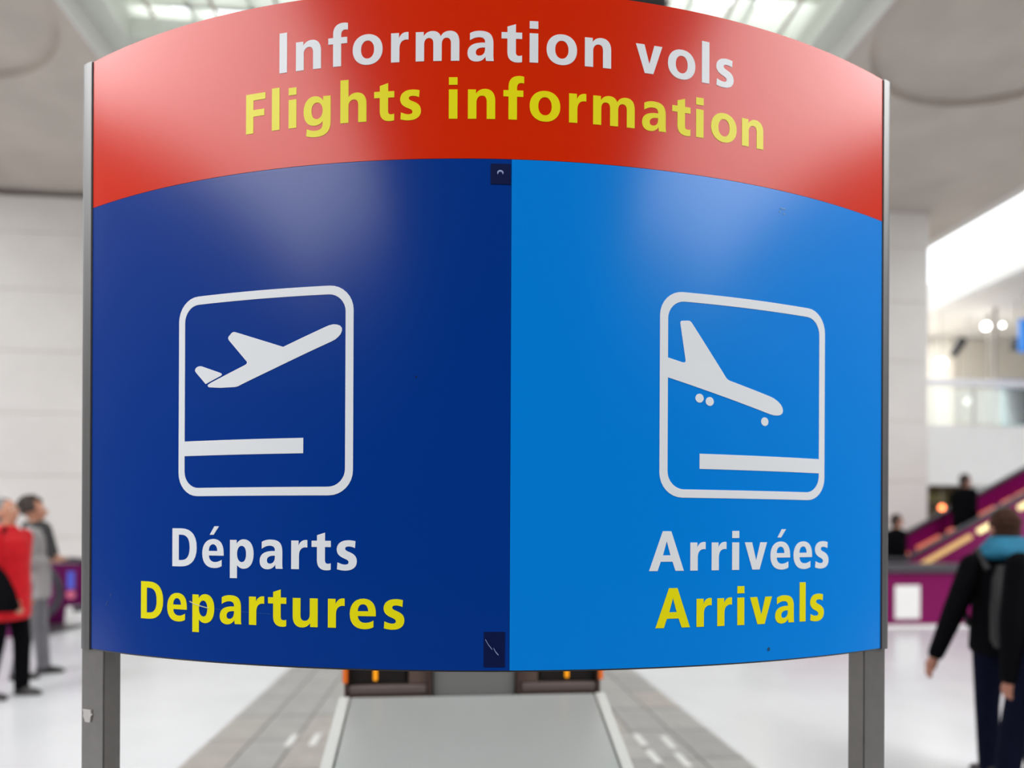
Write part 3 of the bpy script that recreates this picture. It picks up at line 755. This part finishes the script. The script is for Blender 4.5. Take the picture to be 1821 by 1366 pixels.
scratch([(-872, 1400), (-868, 1407)], .8, dep, mat('pale_blue_scratch', (.08, .16, .40), .6), .0009)
scratch([(-888, 1378), (-880, 1388)], .5, dep, bpy.data.materials['pale_blue_scratch'], .0009)
film([(1, sup(678, 1296.5, 3.6, 4.2, 2, 12))], 'stain', mat('dark_stain', (.0, .06, .16), .6), arr, off=.0007)
film([(1, sup(712, 2280, 9, 1.4, 2, 12)), (1, sup(716, 2269, 3.5, 1.6, 2, 10)), (1, sup(704, 2272, 2.2, 2.0, 2, 10))], 'scuff', mat('pale_scuff', (.10, .32, .62), .6), arr, off=.0007)
film([(1, sup(-105, 1873, 2, 2, 2, 8))], 'stain', M_latch, dep, off=.0007)
# scrap of white tape on the left post
t = -.962 / SR
pz = EYE - (1282 - 934) / 1214 * 1.61
tp = MB()
T = Vector((math.cos(t), math.sin(t)))
pp = [(-.018, .012), (.016, .014), (.017, .006), (.021, .003), (.016, -.002), (.013, -.016), (-.006, -.017), (-.011, -.008), (-.016, -.004), (-.013, .004)]
c0 = S(-.968, pz, -.003); tw3 = (S(-.960, pz, -.006) - S(-.968, pz, -.006)).normalized(); nw = (S(-.962, pz, .01) - S(-.962, pz, 0)).normalized()
tp.v = [c0 + tw3 * a + Vector((0, 0, c)) for a, c in pp] + [c0 + tw3 * a + Vector((0, 0, c)) - nw * .004 for a, c in pp]
k_ = len(pp); tp.f = [tuple(range(k_)), tuple(range(2 * k_ - 1, k_ - 1, -1))] + [(i, (i + 1) % k_, k_ + (i + 1) % k_, k_ + i) for i in range(k_)]
tp.build('tape_scrap', mat('grubby_tape', (.5, .48, .46), .6), sign, label='torn scrap of white tape')

# ------------------------------------------------------------------ people
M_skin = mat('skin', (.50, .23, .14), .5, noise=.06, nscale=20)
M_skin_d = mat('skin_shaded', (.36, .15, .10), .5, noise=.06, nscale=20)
M_eye = mat('eye_white', (.8, .78, .75), .2); M_iris = mat('iris', (.05, .03, .02), .2); M_lip = mat('lips', (.42, .13, .11), .5)
def cloth(name, c, rough=.8, n=.12, sp=.2): return mat(name, c, rough, noise=n, nscale=14, bump=.3, bscale=45, spec=sp)

def person(loc, rz, h, label, jacket, trousers, hair, skin=M_skin, group=None, arms=None, legs=None, coat=.88, bulk=1.0, hairstyle='short', headpitch=0, shoe=None, sleeves_to=.97, head_turn=0, extra=None, fine=.0095):
    e = empty('person', loc, label, 'person', group)
    s = h / 1.75
    M = Matrix.Translation(loc) @ Matrix.Rotation(rz, 4, 'Z') @ Matrix.Scale(s, 4)
    arms = arms or [((-.19, 0, 1.42), (-.24, -.02, 1.13), (-.23, .05, .88)), ((.19, 0, 1.42), (.24, -.02, 1.13), (.23, .05, .88))]
    legs = legs or [((-.09, 0, .92), (-.10, .02, .50), (-.10, -.02, .085)), ((.09, 0, .92), (.10, .02, .50), (.10, -.02, .085))]
    HM = Matrix.Translation((0, .01, 1.50)) @ Matrix.Rotation(head_turn, 4, 'Z') @ Matrix.Rotation(headpitch, 4, 'X')
    b = MB()
    b.loft([(.86, .15, .10, 0, 0), (.95, .165, .11, 0, 0), (1.08, .14, .10, 0, 0), (1.25, .16, .11, 0, 0), (1.38, .165, .10, 0, 0), (1.45, .12, .075, 0, 0), (1.50, .06, .055, 0, .0)])
    b.capsule((0, 0, 1.42), (0, .01, 1.56), .058, .054)
    b.ellipsoid((0, .012, .155), (.075, .093, .108), M=HM)           # skull
    b.ellipsoid((0, .045, .095), (.052, .055, .062), M=HM)           # jaw
    b.ellipsoid((0, .112, .120), (.013, .022, .020), 10, 6, M=HM)    # nose
    b.ellipsoid((0, .100, .140), (.009, .014, .026), 10, 6, M=HM)
    b.ellipsoid((0, .090, .082), (.024, .016, .010), 10, 6, M=HM)    # lips
    for sx in (-1, 1): b.ellipsoid((sx * .077, .005, .128), (.010, .020, .032), 10, 6, M=HM)
    for sh, el, wr in arms:
        sh, el, wr = map(Vector, (sh, el, wr))
        b.capsule(sh, el, .050, .040); b.capsule(el, wr, .041, .028)
        d = (wr - el).normalized(); side = Vector((math.copysign(1, sh.x), 0, 0))
        fw = (Vector((0, 1, 0)) - d * d.y).normalized() if abs(d.y) < .9 else Vector((0, 0, 1))
        pc = wr + d * .055
        b.capsule(wr + d * .01, pc + d * .02, .030, .034)
        for q in range(4):
            r0 = pc + d * .035 + fw * (.030 - .020 * q)
            l1, l2 = (.036, .032) if q in (1, 2) else (.032, .025)
            inn = -side * .2
            m1 = r0 + (d + inn * .4).normalized() * l1; m2 = m1 + (d + inn * 2.4).normalized() * l2
            b.capsule(r0, m1, .0105, .0095, 8); b.capsule(m1, m2, .0095, .008, 8)
        t0 = wr + d * .03 + fw * .02; t1 = t0 + (fw * .9 + d * .8).normalized() * .04; t2 = t1 + (d + fw * .25).normalized() * .03
        b.capsule(t0, t1, .013, .0115, 8); b.capsule(t1, t2, .0115, .009, 8)
    for hp, kn, an in legs:
        b.capsule(hp, kn, .080, .055); b.capsule(kn, an, .056, .038)
        an = Vector(an); b.capsule(an, an + Vector((0, .03, -.03)), .036, .03)
    body = b.build('body', skin, e, M=M, remesh=fine * .75, smooth_it=1)
    for sx in (-1, 1):
        ey = MB().ellipsoid((sx * .031, .0925, .150), (.012, .010, .010), 10, 6, M=HM).build('eye', M_eye, body, smooth=True, M=M)
        MB().ellipsoid((sx * .031, .101, .150), (.005, .004, .005), 8, 5, M=HM).build('iris', M_iris, ey, smooth=True, M=M) if False else None
    MB().ellipsoid((0, .104, .082), (.020, .006, .006), 10, 6, M=HM).build('mouth', M_lip, body, smooth=True, M=M)
    # trousers
    t = MB()
    t.loft([(.84, .15, .105, 0, 0), (.92, .175, .12, 0, 0), (1.0, .165, .115, 0, 0), (1.05, .15, .11, 0, 0)])
    for hp, kn, an in legs:
        hp, kn, an = map(Vector, (hp, kn, an))
        t.capsule(hp, kn, .098, .070); t.capsule(kn, an + Vector((0, 0, .0)), .070, .060)
    t.build('trousers', trousers, e, M=M, remesh=fine)
    # jacket
    j = MB(); B = bulk
    rings = [(coat - .03, .17 * B, .125 * B, 0, 0), (coat, .185 * B, .14 * B, 0, 0), (1.0 if coat < .95 else coat + .05, .178 * B, .137 * B, 0, 0), (1.12, .170 * B, .132 * B, 0, 0), (1.28, .182 * B, .138 * B, 0, 0), (1.38, .185 * B, .125 * B, 0, 0), (1.455, .135, .09, 0, 0), (1.50, .078, .07, 0, 0), (1.525, .07, .066, 0, .005)]
    rings = sorted(rings)
    j.loft(rings)
    for sh, el, wr in arms:
        sh, el, wr = map(Vector, (sh, el, wr))
        w2 = el + (wr - el) * sleeves_to
        j.capsule(sh, el, .072 * B, .060 * B); j.capsule(el, w2, .060 * B, .044 * B)
    j.build('jacket', jacket, e, M=M, remesh=fine)
    # shoes
    for hp, kn, an in legs:
        an = Vector(an); q = MB()
        q.capsule(an + Vector((0, -.02, -.01)), an + Vector((0, .02, -.035)), .046, .045)
        q.loft([(an.z - .085, .042, .125, an.x, an.y + .055), (an.z - .06, .046, .13, an.x, an.y + .055), (an.z - .035, .04, .11, an.x, an.y + .045), (an.z - .01, .036, .06, an.x, an.y + .0)], 18)
        q.build('shoe', shoe or M_shoe, e, M=M, remesh=.008)
    # hair
    hb_ = MB()
    rnd = random.Random(int(loc[0] * 100))
    if hairstyle == 'curly':
        for _ in range(90):
            a = rnd.uniform(0, math.tau); z = rnd.uniform(-.25, 1); q = math.sqrt(max(0, 1 - z * z))
            x, y = q * math.cos(a), q * math.sin(a)
            if y > .35 and z < .55: continue
            hb_.ellipsoid((x * .092, y * .105 - .010, .168 + z * .120), (.030,) * 3, 8, 5, M=HM)
    else:
        th = .012
        hb_.ellipsoid((0, -.006, .168), (.080, .096, .106), 20, 12, M=HM)
        hb_.ellipsoid((0, -.030, .120), (.074, .068, .085), 16, 10, M=HM)
        for _ in range(60):
            a = rnd.uniform(0, math.tau); z = rnd.uniform(-.1, 1); q = math.sqrt(max(0, 1 - z * z))
            x, y = q * math.cos(a), q * math.sin(a)
            if y > .3 and z < .6: continue
            hb_.ellipsoid((x * .078, y * .092 - .008, .168 + z * .103), (.013, .016, .010), 8, 5, M=HM)
    hb_.build('hair', hair, e, M=M, remesh=.009, smooth_it=1)
    if extra: extra(e, M, HM)
    return e
M_shoe = mat('dark_leather', (.02, .017, .016), .4)
H_grey = mat('grey_hair', (.20, .20, .20), .8, noise=.2, nscale=60, bump=.5, bscale=120)
H_dark = mat('dark_brown_hair', (.028, .018, .013), .7, noise=.2, nscale=60, bump=.5, bscale=120)
H_brown = mat('brown_hair', (.045, .022, .014), .9, spec=.12, noise=.2, nscale=60, bump=.5, bscale=120)
C_red = cloth('red_nylon', (.62, .006, .014), .5)
C_black = cloth('black_cloth', (.0035, .0035, .0045), .9, sp=.04)
C_grey = cloth('grey_knit', (.32, .31, .31))
C_dkgrey = cloth('charcoal_wool', (.055, .055, .055))
C_jeans = cloth('grey_denim', (.17, .165, .18))
C_navy = cloth('navy_trousers', (.004, .005, .015), .9, sp=.05)
C_turq = cloth('turquoise_fleece', (.018, .14, .235))
C_pack = cloth('grey_nylon', (.025, .025, .027), .5)

# man in red jacket, far left
def bag(e, M, HM):
    q = MB(); q.loft([(.80, .05, .10, .315, .22), (.84, .062, .15, .325, .21), (.98, .06, .15, .33, .17), (1.12, .055, .12, .325, .12), (1.24, .03, .07, .31, .04)], 20)
    bg_ = q.build('shoulder_bag', C_black, e, M=M, smooth=True)
    MB().ellipsoid((.392, .13, 1.02), (.006, .018, .018), 12, 8).build('badge', mat('teal_badge', (.05, .16, .20), .4), bg_, smooth=True, M=M)
    MB().tube([(.30, .04, 1.2), (.24, .06, 1.36), (.10, .06, 1.50), (0, -.03, 1.53), (-.12, -.12, 1.35)], .014, 8).build('strap', C_black, bg_, M=M)
person(at(13, 6.13), R(-97), 1.775, 'man in red jacket with black shoulder bag, looking up, far left', C_red, C_black, H_grey, coat=.72, bulk=1.06, headpitch=R(14),
       arms=[((-.19, 0, 1.42), (-.22, -.03, 1.13), (-.20, .02, .88)), ((.19, .02, 1.42), (.225, .03, 1.12), (.20, .18, .90))],
       legs=[((-.09, 0, .92), (-.10, .06, .50), (-.10, .06, .085)), ((.09, 0, .92), (.10, -.02, .50), (.10, -.10, .085))], extra=bag)
# curly haired person in grey with scarf and clasped hands
def scarf(e, M, HM):
    q = MB(); q.tube([(.085 * math.cos(a), .01 + .085 * math.sin(a), 1.50 + .012 * math.sin(2 * a)) for a in [math.tau * i / 16 for i in range(16)]], .036, 10, closed=True)
    q.capsule((-.06, .10, 1.48), (-.075, .165, 1.22), .036, .030); q.capsule((.06, .10, 1.48), (.085, .165, 1.18), .036, .032)
    q.build('scarf', C_dkgrey, e, M=M, remesh=.01)
person(at(61, 6.98), R(-72), 1.80, 'curly haired person in grey top and dark scarf, hands clasped, behind the man in red', C_grey, C_jeans, H_dark, coat=.80, hairstyle='curly', headpitch=R(10),
       arms=[((-.19, 0, 1.42), (-.23, .04, 1.16), (-.05, .155, 1.17)), ((.19, 0, 1.42), (.25, -.02, 1.15), (.06, .165, 1.16))], sleeves_to=.70,
       legs=[((-.09, 0, .92), (-.11, .03, .50), (-.12, .06, .085)), ((.09, 0, .92), (.12, -.03, .50), (.14, -.10, .085))], extra=scarf)
# walker with turquoise hood and backpack, right
def pack(e, M, HM):
    q = MB(); q.loft([(.90, .10, .05, -.075, -.185), (.95, .13, .075, -.075, -.20), (1.15, .135, .085, -.075, -.205), (1.33, .12, .07, -.075, -.195), (1.41, .08, .04, -.075, -.17)], 20)
    pk = q.build('backpack', C_pack, e, M=M, smooth=True)
    MB().loft([(.98, .085, .03, -.075, -.29), (1.02, .10, .038, -.075, -.29), (1.14, .10, .036, -.075, -.29), (1.18, .08, .02, -.075, -.28)], 16).build('pocket', cloth('mid_grey_nylon', (.10, .10, .10), .5), pk, smooth=True, M=M)
    MB().box(-.10, -.335, 1.09, -.075, -.322, 1.115).build('green_tag', mat('green_tag', (.05, .16, .03), .6), pk, M=M)
    for x in (-.19, .04): MB().tube([(x, -.13, 1.38), (x, -.03, 1.50), (x, .10, 1.40), (x, .14, 1.15), (x, .06, 1.0)], .018, 8).build('strap', C_pack, pk, M=M)
    MB().tube([(-.02, -.30, 1.2), (-.0, -.31, 1.38)], .016, 8).build('side_band', cloth('pale_grey_band', (.22, .22, .23)), pk, M=M)
    h = MB(); h.loft([(1.44, .17, .12, 0, -.03), (1.475, .19, .135, 0, -.045), (1.52, .165, .125, 0, -.04), (1.565, .11, .10, 0, -.02), (1.59, .088, .088, 0, .0)], 24)
    h.build('hood', C_turq, e, M=M, remesh=.01)
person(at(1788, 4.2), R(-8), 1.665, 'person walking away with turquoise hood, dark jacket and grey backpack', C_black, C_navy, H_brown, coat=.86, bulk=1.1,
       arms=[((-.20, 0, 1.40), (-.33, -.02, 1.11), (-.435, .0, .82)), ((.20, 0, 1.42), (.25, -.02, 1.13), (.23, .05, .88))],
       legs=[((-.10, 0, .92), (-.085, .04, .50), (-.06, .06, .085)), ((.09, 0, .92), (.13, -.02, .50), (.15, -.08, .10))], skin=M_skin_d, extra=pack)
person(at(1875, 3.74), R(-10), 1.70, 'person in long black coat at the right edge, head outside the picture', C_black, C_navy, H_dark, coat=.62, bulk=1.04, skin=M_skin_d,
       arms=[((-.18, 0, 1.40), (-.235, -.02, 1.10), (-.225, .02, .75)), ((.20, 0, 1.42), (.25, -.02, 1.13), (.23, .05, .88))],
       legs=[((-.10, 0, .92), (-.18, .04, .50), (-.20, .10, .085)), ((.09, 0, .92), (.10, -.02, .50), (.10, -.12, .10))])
# dark figure riding the escalator, and one half hidden behind the sign's right post
pz5 = at(1716, 11.95)
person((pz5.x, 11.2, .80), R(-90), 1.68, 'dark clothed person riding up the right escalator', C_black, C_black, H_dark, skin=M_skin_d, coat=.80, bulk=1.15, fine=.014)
p6 = at(1593, 1); p6 = p6 * (11.2 / p6.y)
person((p6.x, 11.2, .031), R(-95), 1.74, 'person in dark coat half hidden behind the right post of the sign', C_black, C_black, H_dark, coat=.75, bulk=1.1, fine=.014)
